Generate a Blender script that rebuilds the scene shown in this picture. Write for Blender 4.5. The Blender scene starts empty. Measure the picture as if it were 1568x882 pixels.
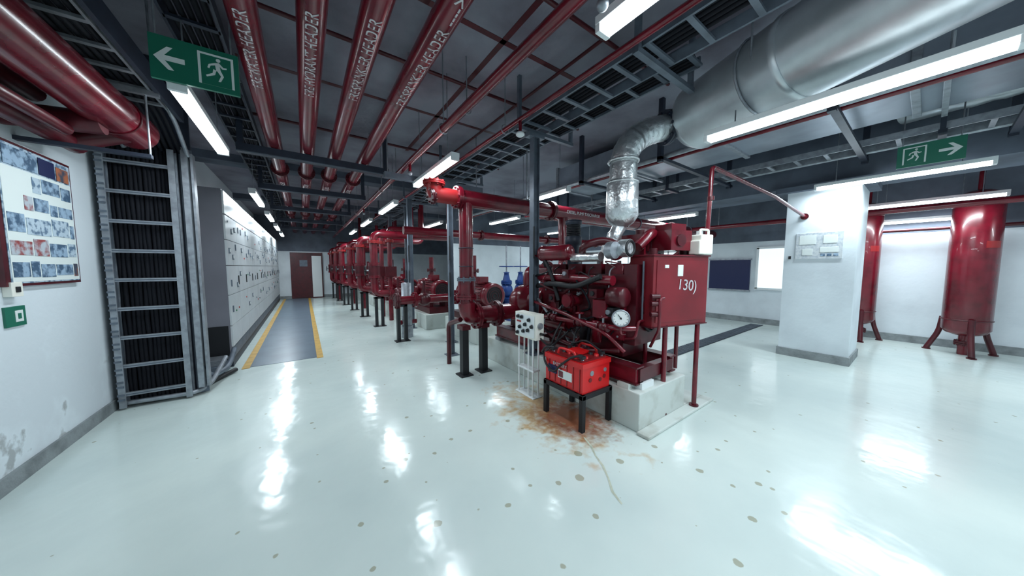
import bpy, math, random
from mathutils import Vector, Matrix, noise
random.seed(4)
COL=bpy.context.scene.collection
V=Vector
# ------------------------------------------------------------ materials
def mat(name,col,rough=.5,metal=0,noise_amt=0,nscale=8,col2=None,bump=0,bscale=40,emit=0,spec=.5,coat=0,lo=.4,hi=.7):
    m=bpy.data.materials.new(name);m.use_nodes=True
    nt=m.node_tree;b=nt.nodes['Principled BSDF']
    b.inputs['Base Color'].default_value=(*col,1);b.inputs['Roughness'].default_value=rough
    b.inputs['Metallic'].default_value=metal;b.inputs['Specular IOR Level'].default_value=spec
    b.inputs['Coat Weight'].default_value=coat
    tc=nt.nodes.new('ShaderNodeTexCoord')
    if noise_amt or col2:
        n=nt.nodes.new('ShaderNodeTexNoise');n.inputs['Scale'].default_value=nscale;n.inputs['Detail'].default_value=6
        nt.links.new(tc.outputs['Object'],n.inputs['Vector'])
        r=nt.nodes.new('ShaderNodeValToRGB');r.color_ramp.elements[0].position=lo;r.color_ramp.elements[1].position=hi
        c2=col2 if col2 else tuple(c*(1-noise_amt) for c in col)
        r.color_ramp.elements[0].color=(*col,1);r.color_ramp.elements[1].color=(*c2,1)
        nt.links.new(n.outputs['Fac'],r.inputs['Fac']);nt.links.new(r.outputs['Color'],b.inputs['Base Color'])
    if bump:
        n=nt.nodes.new('ShaderNodeTexNoise');n.inputs['Scale'].default_value=bscale;n.inputs['Detail'].default_value=3
        nt.links.new(tc.outputs['Object'],n.inputs['Vector'])
        bp=nt.nodes.new('ShaderNodeBump');bp.inputs['Strength'].default_value=bump;bp.inputs['Distance'].default_value=.02
        nt.links.new(n.outputs['Fac'],bp.inputs['Height']);nt.links.new(bp.outputs['Normal'],b.inputs['Normal'])
    if emit:
        b.inputs['Emission Color'].default_value=(*col,1);b.inputs['Emission Strength'].default_value=emit
    return m
RED=mat('red_paint',(.155,.005,.015),.26,noise_amt=.45,nscale=6,coat=.25)
RED2=mat('red_paint_dark',(.080,.004,.010),.35,noise_amt=.4,nscale=9)
REDT=mat('red_tank_paint',(.20,.010,.018),.38,noise_amt=.3,nscale=3)
REDB=mat('battery_red',(.62,.010,.012),.3)
ORANGE=mat('flange_orange_red',(.28,.012,.014),.35)
GALV=mat('galvanised_steel',(.36,.39,.43),.42,.6,noise_amt=.35,nscale=14)
GREYP=mat('grey_painted_steel',(.13,.16,.20),.45,.2,noise_amt=.3)
DUCTG=mat('duct_galvanised_sheet',(.29,.33,.39),.4,.4,noise_amt=.35,nscale=2)
DARK=mat('dark_steel_blue',(.022,.03,.05),.5,.1,noise_amt=.3)
BLACK=mat('black_rubber',(.006,.007,.010),.55)
CABLE=mat('black_cable_sheath',(.004,.005,.009),.75,spec=.25)
FOIL=mat('aluminium_foil_cladding',(.78,.81,.82),.34,.9,noise_amt=.2,nscale=5,bump=.65,bscale=14)
SHEET=mat('aluminium_sheet_cladding',(.66,.71,.74),.36,.75,noise_amt=.3,nscale=2.5,bump=.4,bscale=3)
WHITE=mat('white_enamel',(.78,.82,.83),.35)
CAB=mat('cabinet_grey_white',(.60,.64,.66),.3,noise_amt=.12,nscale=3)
CABSIDE=mat('cabinet_side_grey',(.19,.19,.225),.5,noise_amt=.15,nscale=2)
WALLM=mat('white_wall_paint',(.74,.81,.85),.6,col2=(.62,.68,.72),nscale=1.6,bump=.15,bscale=12)
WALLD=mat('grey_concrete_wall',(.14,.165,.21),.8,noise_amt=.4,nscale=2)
SKIRT=mat('grey_cement_skirting',(.27,.30,.31),.7,noise_amt=.4,nscale=7,bump=.3)
CEILM=mat('concrete_ceiling',(.28,.29,.345),.85,col2=(.13,.115,.15),nscale=1.1,bump=.35,bscale=10)
BEAMM=mat('concrete_beam',(.12,.145,.19),.85,noise_amt=.4,nscale=2)
PLINTH=mat('white_painted_concrete',(.60,.65,.62),.55,col2=(.36,.37,.32),nscale=4,lo=.5,hi=.8)
BLUE=mat('blue_valve_paint',(.01,.05,.22),.35)
NAVY=mat('navy_board',(.006,.012,.07),.5)
GREEN=mat('exit_sign_green',(.012,.15,.095),.4)
SIGNW=mat('sign_white',(.74,.80,.78),.4)
GLASS=mat('gauge_face',(.85,.87,.85),.15)
BRASS=mat('yellow_paint',(.55,.33,.06),.5,noise_amt=.3)
PATHM=mat('grey_blue_walkway_paint',(.13,.18,.23),.3,noise_amt=.2,nscale=3)
TUBE=mat('fluorescent_tube_glow',(.86,.96,1),.4,emit=10)
WIN=mat('frosted_window_daylight',(.9,.97,1),.4,emit=.7)
PAPER=mat('paper_notice',(.62,.66,.68),.6,col2=(.42,.48,.54),nscale=30)
CREAM=mat('cream_plastic',(.82,.82,.74),.4)
BLUEG=mat('photo_blue_grey',(.05,.10,.17),.5,col2=(.30,.42,.55),nscale=18,lo=.42,hi=.58)
BROWN=mat('photo_brown',(.40,.13,.06),.5,col2=(.06,.07,.10),nscale=16,lo=.42,hi=.58)
REDPH=mat('photo_red_pipes',(.28,.05,.05),.5,col2=(.45,.50,.55),nscale=14,lo=.42,hi=.58)
PALEB=mat('photo_pale_blue',(.45,.55,.63),.5,col2=(.10,.17,.26),nscale=22,lo=.48,hi=.6)
LAMPR=mat('indicator_red',(.35,.02,.02),.3)
LAMPG=mat('indicator_green',(.02,.18,.08),.3)
TXT=mat('white_stencil_paint',(.62,.60,.62),.5,noise_amt=.4,nscale=30)
STAINM=mat('dried_drip_stain',(.58,.62,.50),.3,noise_amt=.3,nscale=20)

def scuffed_wall():
    m=mat('white_wall_paint_scuffed',(.76,.82,.85),.6,bump=.15,bscale=12);nt=m.node_tree;N=nt.nodes;L=nt.links;b=N['Principled BSDF']
    tc=[n for n in N if n.type=='TEX_COORD'][0]
    se=N.new('ShaderNodeSeparateXYZ');L.new(tc.outputs['Object'],se.inputs[0])
    n=N.new('ShaderNodeTexNoise');n.inputs['Scale'].default_value=3.2;n.inputs['Detail'].default_value=7;L.new(tc.outputs['Object'],n.inputs['Vector'])
    mu=N.new('ShaderNodeMath');mu.operation='MULTIPLY';mu.inputs[1].default_value=-.22;L.new(se.outputs['Z'],mu.inputs[0])
    ad=N.new('ShaderNodeMath');L.new(mu.outputs[0],ad.inputs[0]);L.new(n.outputs['Fac'],ad.inputs[1])
    r=N.new('ShaderNodeValToRGB');e=r.color_ramp.elements;e[0].position=.54;e[1].position=.58;e[0].color=(.74,.81,.85,1);e[1].color=(.42,.45,.46,1)
    x=e.new(.43);x.color=(.69,.75,.79,1)
    L.new(ad.outputs[0],r.inputs['Fac']);L.new(r.outputs['Color'],b.inputs['Base Color']);return m
WALLS=scuffed_wall()

def floor_mat():
    m=bpy.data.materials.new('glossy_epoxy_floor');m.use_nodes=True;nt=m.node_tree;N=nt.nodes;L=nt.links
    b=N['Principled BSDF'];tc=N.new('ShaderNodeTexCoord')
    def noi(scale,detail=6,dist=0):
        n=N.new('ShaderNodeTexNoise');n.inputs['Scale'].default_value=scale;n.inputs['Detail'].default_value=detail;n.inputs['Distortion'].default_value=dist
        L.new(tc.outputs['Object'],n.inputs['Vector']);return n
    def ramp(src,a,bb,ca,cb):
        r=N.new('ShaderNodeValToRGB');e=r.color_ramp.elements;e[0].position=a;e[1].position=bb;e[0].color=ca;e[1].color=cb;L.new(src,r.inputs['Fac']);return r
    def math_(op,a,c=None,v=None):
        k=N.new('ShaderNodeMath');k.operation=op
        L.new(a,k.inputs[0])
        if c is not None:L.new(c,k.inputs[1])
        if v is not None:k.inputs[1].default_value=v
        return k.outputs[0]
    def mix(fac,a,bcol):
        k=N.new('ShaderNodeMix');k.data_type='RGBA';L.new(fac,k.inputs[0])
        if isinstance(a,tuple):k.inputs[6].default_value=a
        else:L.new(a,k.inputs[6])
        k.inputs[7].default_value=bcol;return k.outputs[2]
    base=ramp(noi(.7).outputs['Fac'],.35,.7,(.70,.79,.75,1),(.55,.645,.63,1)).outputs['Color']
    def blob(cx,cy,rx,ry):
        mp=N.new('ShaderNodeMapping');mp.inputs['Location'].default_value=(-cx/rx,-cy/ry,0);mp.inputs['Scale'].default_value=(1/rx,1/ry,0)
        L.new(tc.outputs['Object'],mp.inputs['Vector'])
        ln=N.new('ShaderNodeVectorMath');ln.operation='LENGTH';L.new(mp.outputs[0],ln.inputs[0])
        return math_('SUBTRACT',math_('MULTIPLY',ln.outputs['Value'],v=-1.0),v=-1.0)
    nz=noi(5.5,8,.4).outputs['Fac'];nzf=noi(16,8,.2).outputs['Fac']
    def jit(src,amt):return math_('MULTIPLY',math_('SUBTRACT',src,v=.5),v=amt)
    s1=math_('ADD',math_('ADD',blob(2.02,2.2,.52,.9),jit(nz,1.9)),jit(nzf,.8))
    r1=ramp(s1,.05,.7,(0,0,0,1),(.85,.85,.85,1)).outputs['Color']
    c1=mix(r1,base,(.52,.31,.10,1))
    s2=math_('ADD',blob(2.12,1.97,.44,.52),jit(nzf,1.0))
    r2=ramp(s2,.0,.6,(0,0,0,1),(.9,.9,.9,1)).outputs['Color']
    c2=mix(r2,c1,(.26,.07,.035,1))
    s4=math_('ADD',blob(1.8,1.85,1.15,1.3),jit(noi(13,4,.3).outputs['Fac'],3.0))
    r4=ramp(s4,1.0,1.2,(0,0,0,1),(.6,.6,.6,1)).outputs['Color']
    c3=mix(r4,c2,(.46,.36,.14,1))
    # sparse specks, denser near the stain
    vo=N.new('ShaderNodeTexVoronoi');vo.voronoi_dimensions='2D';vo.inputs['Scale'].default_value=5.2;L.new(tc.outputs['Object'],vo.inputs['Vector'])
    sc=N.new('ShaderNodeSeparateColor');L.new(vo.outputs['Color'],sc.inputs[0])
    d=math_('ADD',vo.outputs['Distance'],math_('MULTIPLY',noi(25,2).outputs['Fac'],v=.12))
    d=math_('ADD',d,math_('MULTIPLY',sc.outputs[0],v=.34))          # random size; most cells get none
    near=blob(1.8,1.7,2.2,2.0)
    d=math_('ADD',d,math_('MULTIPLY',math_('MAXIMUM',near,v=0.0),v=-.12))
    r3=ramp(d,.125,.145,(.65,.65,.65,1),(0,0,0,1)).outputs['Color']
    c4=mix(r3,c3,(.28,.26,.15,1))
    L.new(c4,b.inputs['Base Color'])
    rr=ramp(noi(1.8).outputs['Fac'],.3,.75,(.10,.10,.10,1),(.22,.22,.22,1)).outputs['Color']
    L.new(rr,b.inputs['Roughness']);b.inputs['Specular IOR Level'].default_value=.6
    bp=N.new('ShaderNodeBump');bp.inputs['Strength'].default_value=.16;bp.inputs['Distance'].default_value=.02
    L.new(noi(6,2).outputs['Fac'],bp.inputs['Height']);L.new(bp.outputs['Normal'],b.inputs['Normal'])
    return m
FLOORM=floor_mat()

# ------------------------------------------------------------ mesh builder
class B:
    def __init__(s,name,bevel=0):
        s.n=name;s.v=[];s.f=[];s.m=[];s.sm=[];s.mats=[];s.bevel=bevel
    def mi(s,m):
        if m not in s.mats:s.mats.append(m)
        return s.mats.index(m)
    def add(s,vs,fs,m,smooth=False):
        o=len(s.v);s.v+= [tuple(v) for v in vs];k=s.mi(m)
        for f in fs:
            s.f.append(tuple(i+o for i in f));s.m.append(k);s.sm.append(smooth)
    def box(s,c,d,m,rz=0,R=None):
        x,y,z=d[0]/2,d[1]/2,d[2]/2
        vs=[V((a*x,b*y,e*z)) for a in(-1,1) for b in(-1,1) for e in(-1,1)]
        if R is None:R=Matrix.Rotation(rz,3,'Z')
        vs=[R@v+V(c) for v in vs]
        s.add(vs,[(0,1,3,2),(4,6,7,5),(0,4,5,1),(2,3,7,6),(0,2,6,4),(1,5,7,3)],m);return s
    def bb(s,x0,x1,y0,y1,z0,z1,m):
        return s.box(((x0+x1)/2,(y0+y1)/2,(z0+z1)/2),(abs(x1-x0),abs(y1-y0),abs(z1-z0)),m)
    def frame(s,d):
        d=V(d).normalized();a=V((0,0,1)) if abs(d.z)<.9 else V((1,0,0))
        u=d.cross(a).normalized();w=d.cross(u).normalized();return d,u,w
    def cyl(s,p0,p1,r,m,seg=16,r1=None,caps=True):
        p0=V(p0);p1=V(p1);r1=r if r1 is None else r1
        d,u,w=s.frame(p1-p0);vs=[]
        for p,rr in((p0,r),(p1,r1)):
            for i in range(seg):
                a=2*math.pi*i/seg;vs.append(p+(u*math.cos(a)+w*math.sin(a))*rr)
        s.add(vs,[(i,(i+1)%seg,seg+(i+1)%seg,seg+i) for i in range(seg)],m,True)
        if caps:
            s.add(vs[:seg],[tuple(range(seg))[::-1]],m);s.add(vs[seg:],[tuple(range(seg))],m)
        return s
    def lathe(s,p0,axis,prof,m,seg=20):
        p0=V(p0);d,u,w=s.frame(axis);vs=[]
        for h,rr in prof:
            for i in range(seg):
                a=2*math.pi*i/seg;vs.append(p0+d*h+(u*math.cos(a)+w*math.sin(a))*max(rr,.0005))
        fs=[]
        for k in range(len(prof)-1):
            for i in range(seg):fs.append((k*seg+i,k*seg+(i+1)%seg,(k+1)*seg+(i+1)%seg,(k+1)*seg+i))
        s.add(vs,fs,m,True);return s
    def flange(s,p,axis,r,m,t=.03,bolts=8):
        d,u,w=s.frame(axis);p=V(p)
        s.cyl(p-d*t,p-d*.003,r,m,20);s.cyl(p+d*.003,p+d*t,r,m,20)
        for i in range(bolts):
            a=2*math.pi*i/bolts;q=p+(u*math.cos(a)+w*math.sin(a))*r*.84
            s.cyl(q-d*(t+.018),q+d*(t+.018),r*.07+.004,m,6)
        return s
    def path(s,pts,r,m,bend=.1,seg=14,n=7,wob=0,radii=None,caps=True):
        pts=[V(p) for p in pts];out=[pts[0]]
        for i in range(1,len(pts)-1):
            a,b,c=pts[i-1],pts[i],pts[i+1];d1=(a-b);d2=(c-b);l=min(bend,d1.length*.49,d2.length*.49)
            q0=b+d1.normalized()*l;q1=b+d2.normalized()*l
            for k in range(n+1):
                t=k/n;out.append(q0*(1-t)**2+b*2*t*(1-t)+q1*t*t)
        out.append(pts[-1]);vs=[];d,u,w=s.frame(out[1]-out[0]);N_=len(out)
        for k,p in enumerate(out):
            dd=(out[min(k+1,N_-1)]-out[max(k-1,0)]).normalized()
            u=(u-dd*u.dot(dd)).normalized();w=dd.cross(u)
            rr=r if radii is None else radii[0]+(radii[1]-radii[0])*k/(N_-1)
            if wob:rr*=1+wob*math.sin(k*2.1)
            for i in range(seg):
                a=2*math.pi*i/seg;vs.append(p+(u*math.cos(a)+w*math.sin(a))*rr)
        fs=[(k*seg+i,k*seg+(i+1)%seg,(k+1)*seg+(i+1)%seg,(k+1)*seg+i) for k in range(N_-1) for i in range(seg)]
        s.add(vs,fs,m,True)
        if caps:
            s.add(vs[:seg],[tuple(range(seg))],m);s.add(vs[-seg:],[tuple(range(seg))],m)
        return s
    def ball(s,c,r,m,sc=(1,1,1),seg=16,rings=8):
        vs=[];c=V(c)
        for j in range(rings+1):
            t=math.pi*j/rings
            for i in range(seg):
                a=2*math.pi*i/seg;vs.append(c+V((math.sin(t)*math.cos(a)*r*sc[0],math.sin(t)*math.sin(a)*r*sc[1],math.cos(t)*r*sc[2])))
        s.add(vs,[(j*seg+i,(j+1)*seg+i,(j+1)*seg+(i+1)%seg,j*seg+(i+1)%seg) for j in range(rings) for i in range(seg)],m,True);return s
    def ring(s,c,axis,R,r,m,seg=24,ts=8):
        c=V(c);d,u,w=s.frame(axis);vs=[]
        for i in range(seg):
            a=2*math.pi*i/seg;e=u*math.cos(a)+w*math.sin(a)
            for j in range(ts):
                b=2*math.pi*j/ts;vs.append(c+e*(R+r*math.cos(b))+d*r*math.sin(b))
        s.add(vs,[(i*ts+j,((i+1)%seg)*ts+j,((i+1)%seg)*ts+(j+1)%ts,i*ts+(j+1)%ts) for i in range(seg) for j in range(ts)],m,True);return s
    def wheel(s,c,axis,R,r,m,spokes=4):
        s.ring(c,axis,R,r,m,20,6);d,u,w=s.frame(axis);c=V(c);s.cyl(c-d*.012,c+d*.012,R*.2,m,10)
        for k in range(spokes):
            a=2*math.pi*k/spokes;s.cyl(c,c+(u*math.cos(a)+w*math.sin(a))*R,r*.7,m,6)
    def text(s,body,size,M,m,wrap=None,depth=.0015):
        cu=bpy.data.curves.new('tmp','FONT');cu.body=body;cu.size=size;cu.extrude=depth;cu.align_x='CENTER';cu.align_y='CENTER'
        ob=bpy.data.objects.new('tmp',cu);COL.objects.link(ob);bpy.context.view_layer.update()
        me=bpy.data.meshes.new_from_object(ob.evaluated_get(bpy.context.evaluated_depsgraph_get()))
        vs=[]
        for v in me.vertices:
            p=v.co.copy()
            if wrap:
                a=p.y/wrap;rr=wrap+.002+p.z;p=V((p.x,math.sin(a)*rr,math.cos(a)*rr))
            vs.append(M@p)
        s.add(vs,[tuple(f.vertices) for f in me.polygons],m)
        bpy.data.objects.remove(ob);bpy.data.curves.remove(cu);bpy.data.meshes.remove(me);return s
    def done(s,parent=None):
        me=bpy.data.meshes.new(s.n);me.from_pydata(s.v,[],s.f)
        for m in s.mats:me.materials.append(m)
        me.polygons.foreach_set('material_index',s.m);me.polygons.foreach_set('use_smooth',s.sm)
        me.update();ob=bpy.data.objects.new(s.n,me);COL.objects.link(ob)
        if s.bevel:
            b=ob.modifiers.new('bevel','BEVEL');b.width=s.bevel;b.segments=2;b.limit_method='ANGLE'
        if parent:ob.parent=parent
        return ob
def basis(x,y,o):
    x=V(x).normalized();y=V(y).normalized();z=x.cross(y)
    M=Matrix((x,y,z)).transposed().to_4x4();M.translation=V(o);return M

# ------------------------------------------------------------ room shell
CH=3.75
X0,X1,Y0,Y1=-1.68,9.75,-4.5,17.0
B('floor').bb(X0-.2,X1+.2,Y0-.2,Y1+.2,-.1,0,FLOORM).done()
B('ceiling').bb(X0-.2,X1+.2,Y0-.2,Y1+.2,CH,CH+.15,CEILM).done()
B('wall_left').bb(X0-.2,X0,Y0,Y1,0,CH,WALLS).done()
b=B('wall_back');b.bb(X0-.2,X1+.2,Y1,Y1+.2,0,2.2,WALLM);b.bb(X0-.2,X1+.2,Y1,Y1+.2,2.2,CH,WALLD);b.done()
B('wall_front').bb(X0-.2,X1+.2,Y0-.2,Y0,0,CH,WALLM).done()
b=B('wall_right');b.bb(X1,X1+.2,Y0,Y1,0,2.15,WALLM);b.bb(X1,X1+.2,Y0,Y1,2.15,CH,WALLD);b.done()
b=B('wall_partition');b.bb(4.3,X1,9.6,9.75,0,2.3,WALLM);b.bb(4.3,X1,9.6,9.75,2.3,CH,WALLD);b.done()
def skirt(name,pts):
    b=B(name)
    for (x0,x1,y0,y1,h) in pts:b.bb(x0,x1,y0,y1,0,h,SKIRT)
    b.done()
skirt('baseboard_left',[(X0,X0+.02,Y0,4.9,.11)])
skirt('baseboard_right',[(X1-.04,X1,Y0,Y1,.14)])
skirt('baseboard_back',[(X0,X1,Y1-.03,Y1,.14)])
for k,(x0,x1,y0,y1,z0) in enumerate([(-1.68,9.75,8.2,8.6,3.6),(-1.68,9.75,12.4,12.8,3.6),(6.62,7.5,-4.5,9.6,2.78),(5.6,9.75,4.9,5.3,3.3),(-1.68,9.75,-2.4,-2.0,3.65)]):
    B('ceiling_beam').bb(x0,x1,y0,y1,z0,CH,BEAMM).done()
b=B('trim_walkway');b.bb(-.72,.12,5.75,Y1-.05,0,.004,PATHM)
for x in(-.76,.16):b.bb(x-.045,x+.045,5.7,Y1-.05,0,.006,BRASS)
b.done()
b=B('column_square',.012);b.bb(6.62,7.5,.62,1.42,0,2.78,WALLM);b.bb(6.6,7.52,.6,1.44,0,.13,SKIRT)
b.bb(6.606,6.62,.76,1.28,1.62,2.03,PAPER)
for y,z,w,h in((.80,1.72,.2,.08),(1.05,1.85,.19,.14),(.82,1.86,.15,.12),(1.08,1.68,.12,.1)):b.bb(6.602,6.606,y,y+w,z,z+h,SIGNW)
for i in range(3):b.bb(6.603,6.606,.8+i*.07,.85+i*.07,1.66,1.70,BLUEG)
b.bb(6.6,6.62,1.33,1.36,1.62,1.67,BLACK)
b.done()
b=B('column_cap');b.bb(6.5,7.55,.5,1.55,2.7,2.78,BEAMM);b.done()
b=B('floor_trench_cover');b.bb(5.0,9.5,2.35,2.6,0,.01,DARK)
for i in range(60):b.bb(5.02+i*.074,5.05+i*.074,2.36,2.59,.01,.018,GREYP)
b.done()
b=B('navy_notice_board');b.bb(X1-.05,X1-.001,2.75,3.7,.85,1.7,NAVY)
for z in(.85,1.7):b.bb(X1-.06,X1-.001,2.73,3.72,z-.02,z+.02,GALV)
b.done()
b=B('window_1');b.bb(X1-.03,X1-.001,1.75,2.6,.95,1.95,WIN)
for y in(1.75,2.6):b.bb(X1-.05,X1-.001,y-.025,y+.025,.92,1.98,WHITE)
for z in(.92,1.98):b.bb(X1-.05,X1-.001,1.72,2.63,z-.025,z+.025,WHITE)
b.done()
b=B('window_2')
b.bb(X1-.03,X1-.001,4.2,7.8,1.0,1.95,WIN)
for i in range(6):b.bb(X1-.05,X1-.001,4.2+i*.72-.02,4.2+i*.72+.02,.97,1.98,WHITE)
b.bb(X1-.05,X1-.001,4.18,7.82,.95,1.0,WHITE);b.bb(X1-.05,X1-.001,4.18,7.82,1.95,2.0,WHITE)
b.done()
b=B('door_1');b.bb(-.5,.75,16.93,16.999,0,2.15,RED2);b.bb(-.3,.3,16.9,16.93,.05,2.0,RED2)
b.bb(.32,.7,16.9,16.93,.05,2.0,WHITE);b.cyl((.25,16.86,1.0),(.25,16.9,1.0),.03,BLACK,8);b.bb(-.15,.15,16.885,16.9,1.5,1.8,GREYP)
b.done()
b=B('dried_drip_stain')
pp=[(1.95,1.66),(1.90,1.54),(1.83,1.44),(1.78,1.33),(1.70,1.22),(1.62,1.13),(1.58,1.03)]
for k in range(len(pp)-1):
    a=V((*pp[k],.0015));c=V((*pp[k+1],.0015));t=(c-a).normalized();nn=V((-t.y,t.x,0));wa=.006+.003*(k%2)
    b.add([a+nn*wa,a-nn*wa,c-nn*(.015-wa),c+nn*(.015-wa)],[(0,1,2,3)],STAINM)
b.done()

# ------------------------------------------------------------ left wall things
b=B('framed_photo_board',.003);b.bb(X0,X0+.03,3.60,4.42,1.36,2.38,RED2);b.bb(X0+.03,X0+.034,3.64,4.40,1.38,2.36,PALEB)
b.bb(X0+.034,X0+.036,3.65,4.39,1.39,2.2,SIGNW)
rows=[(1.41,.14),(1.57,.14),(1.73,.15),(1.90,.13),(2.05,.14)]
for k,(z,h) in enumerate(rows):
    y=3.66
    while y<4.34:
        w=random.choice((.10,.17,.22,.27));w=min(w,4.385-y)
        if random.random()<.85:
            zz=z+random.uniform(0,.02)
            b.bb(X0+.036,X0+.039,y,y+w-.015,zz,z+h-random.uniform(.0,.04),random.choice([BLUEG,PALEB,BLUEG,PALEB,REDPH,BROWN if k in(0,4) else BLUEG]))
        y+=w
b.bb(X0+.036,X0+.039,3.68,4.0,2.21,2.34,BLUEG);b.bb(X0+.036,X0+.039,4.02,4.2,2.21,2.34,NAVY);b.bb(X0+.036,X0+.039,4.22,4.37,2.21,2.32,BROWN)
b.done()
b=B('light_switch_socket',.003);b.bb(X0,X0+.04,3.62,3.72,1.29,1.39,CREAM);b.bb(X0+.04,X0+.046,3.65,3.69,1.32,1.36,BLACK);b.done()
b=B('green_info_sign',.002);b.bb(X0,X0+.012,3.6,3.78,1.08,1.22,GREEN);b.bb(X0+.012,X0+.015,3.68,3.75,1.11,1.19,SIGNW);b.bb(X0+.015,X0+.017,3.7,3.73,1.13,1.17,GREEN);b.done()

b=B('cable_ladder_riser')
XL,XR,YL=-1.60,-1.12,4.82
for x in(XL,XR):
    b.bb(x-.008,x+.008,YL-.05,YL+.05,.02,2.75,GREYP)
    for dy in(-.05,.05):b.bb(x-.025,x+.025,YL+dy-.006,YL+dy+.006,.02,2.75,GALV)
b.bb(-1.05,-1.0,YL-.03,YL+.05,.1,2.8,GALV);b.bb(-1.08,-.98,YL+.05,YL+.07,.02,2.8,GREYP);b.bb(-.985,-.965,YL,YL+.1,.1,2.75,GALV)
for i in range(9):
    z=.16+i*.30
    b.bb(XL,XR,YL-.05,YL-.02,z-.018,z+.018,GALV);b.bb(XL,XR,YL-.052,YL-.05,z-.006,z+.006,GREYP)
for i in range(20):
    z=.1+i*.135
    for k in range(2):b.bb(XL-.03,XL+.018,YL-.062,YL-.05,z+k*.05,z+.02+k*.05,GREYP)
for i in range(14):
    x=XL+.035+i*.032;pts=[]
    for k in range(10):pts.append((x+random.uniform(-.006,.006),YL+.04+random.uniform(-.012,.015),.05+k*.3))
    b.path(pts,.017,CABLE,bend=.1,seg=8,n=3)
for i in range(10):
    x=XL+.06+i*.042;b.cyl((x,YL+.085,.02),(x,YL+.085,2.9),.022,CABLE,8)
b.path([(XL,YL,.06),(XR+.05,YL-.02,.05),(-.98,4.95,.08),(-.9,5.35,.3)],.025,GALV,bend=.12)
b.path([(-1.03,YL,.35),(-1.0,5.1,.12),(-.9,5.5,.12),(-.88,5.8,.3)],.03,GREYP,bend=.15)
b.path([(-1.1,4.95,.02),(-1.0,5.3,.02),(-.85,5.6,.04)],.03,BLACK,bend=.15)
b.bb(-1.66,-1.0,4.93,4.96,0,CH-.01,DARK)
b.done()
b=B('cable_ladder_overhead')
for x in(-1.45,-1.0):
    b.path([(x,-4.3,3.02),(x,4.4,3.02),(x,4.82,2.72)],.02,GALV,bend=.3,seg=6)
    b.bb(x-.008,x+.008,-4.3,4.4,2.98,3.10,GALV)
b.bb(-.97,-.94,-4.3,4.5,2.97,3.13,DARK)
for i in range(30):
    y=-4.2+i*.29;b.bb(-1.45,-1.0,y-.02,y+.02,2.985,3.005,GALV)
for i in range(9):
    x=-1.42+i*.045;b.path([(x,-4.3,3.03),(x,4.35,3.03),(x,4.84,2.75)],.018,CABLE,bend=.3,seg=7)
for y in(-2,0,2,3.9):
    for x in(-1.47,-.98):b.cyl((x,y,2.97),(x,y,CH),.008,GALV,6)
    b.bb(-1.5,-.95,y-.02,y+.02,2.94,2.98,GALV)
b.done()
b=B('red_header_pipe_left')
b.cyl((-1.22,-4.4,2.74),(-1.22,4.3,2.74),.155,RED,28);b.ball((-1.22,4.3,2.74),.155,RED,(1,.5,1))
b.cyl((-1.52,-4.4,2.52),(-1.52,4.2,2.52),.07,RED2,18);b.cyl((-1.52,4.1,2.52),(-1.22,4.1,2.66),.08,RED2,16)
b.cyl((-1.58,-4.4,2.78),(-1.58,3.9,2.78),.06,RED2,14)
b.cyl((-1.67,3.75,2.56),(-1.22,3.75,2.60),.08,RED2);b.cyl((-1.38,-4.4,2.50),(-1.38,3.7,2.50),.04,RED2,12)
for y in(-2,.3,2.2,3.9):
    b.bb(-1.68,-1.02,y-.025,y+.025,2.42,2.45,DARK);b.ring((-1.22,y,2.74),(0,1,0),.16,.006,RED2)
    b.cyl((-1.03,y,2.44),(-1.03,y,2.94),.008,GALV,6)
b.done()

# ------------------------------------------------------------ electrical switchboard
b=B('electrical_switchboard',.006)
XF=-.93;ys=5.95;w=.82;n=13
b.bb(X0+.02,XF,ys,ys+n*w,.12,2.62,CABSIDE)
b.bb(X0+.02,XF+.01,ys-.01,ys+n*w,.0,.12,DARK)
b.bb(X0+.25,XF-.02,ys-.012,ys-.001,.16,.62,BLACK)
for i in range(n):
    y=ys+i*w
    b.bb(XF,XF+.022,y+.006,y+w-.006,2.27,2.6,CAB)
    zs=[.3,.62,1.08,1.52,1.9,2.26]
    b.bb(XF,XF+.015,y+.006,y+w-.006,.13,.28,GREYP)
    for j in range(5):
        if (i+j)%3==0:
            b.bb(XF,XF+.022,y+.006,y+w*.5-.004,zs[j],zs[j+1]-.01,CAB);b.bb(XF,XF+.022,y+w*.5+.004,y+w-.006,zs[j],zs[j+1]-.01,CAB)
        else:b.bb(XF,XF+.022,y+.006,y+w-.006,zs[j],zs[j+1]-.01,CAB)
        if j>=1:
            for k in range(3):
                yy=y+.15+k*.25;zz=(zs[j]+zs[j+1])/2+random.uniform(-.12,.12);r=random.random()
                if r<.22:b.bb(XF+.022,XF+.035,yy-.04,yy+.04,zz-.04,zz+.04,GREYP);b.bb(XF+.035,XF+.037,yy-.03,yy+.03,zz-.02,zz+.03,SIGNW)
                elif r<.5:b.cyl((XF+.022,yy,zz),(XF+.032,yy,zz),.016,random.choice([LAMPR,LAMPG,BLACK,GREYP]),10)
                elif r<.7:b.bb(XF+.022,XF+.034,yy-.018,yy+.018,zz-.05,zz+.05,GREYP)
    b.bb(XF+.022,XF+.035,y+w-.07,y+w-.045,1.2,1.35,BLACK)
b.done()
b=B('cable_trunking_step',.004);b.bb(-1.35,-.95,5.55,5.9,0,.12,GREYP);b.bb(-1.25,-.98,5.6,5.88,.12,.2,GALV);b.done()

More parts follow.
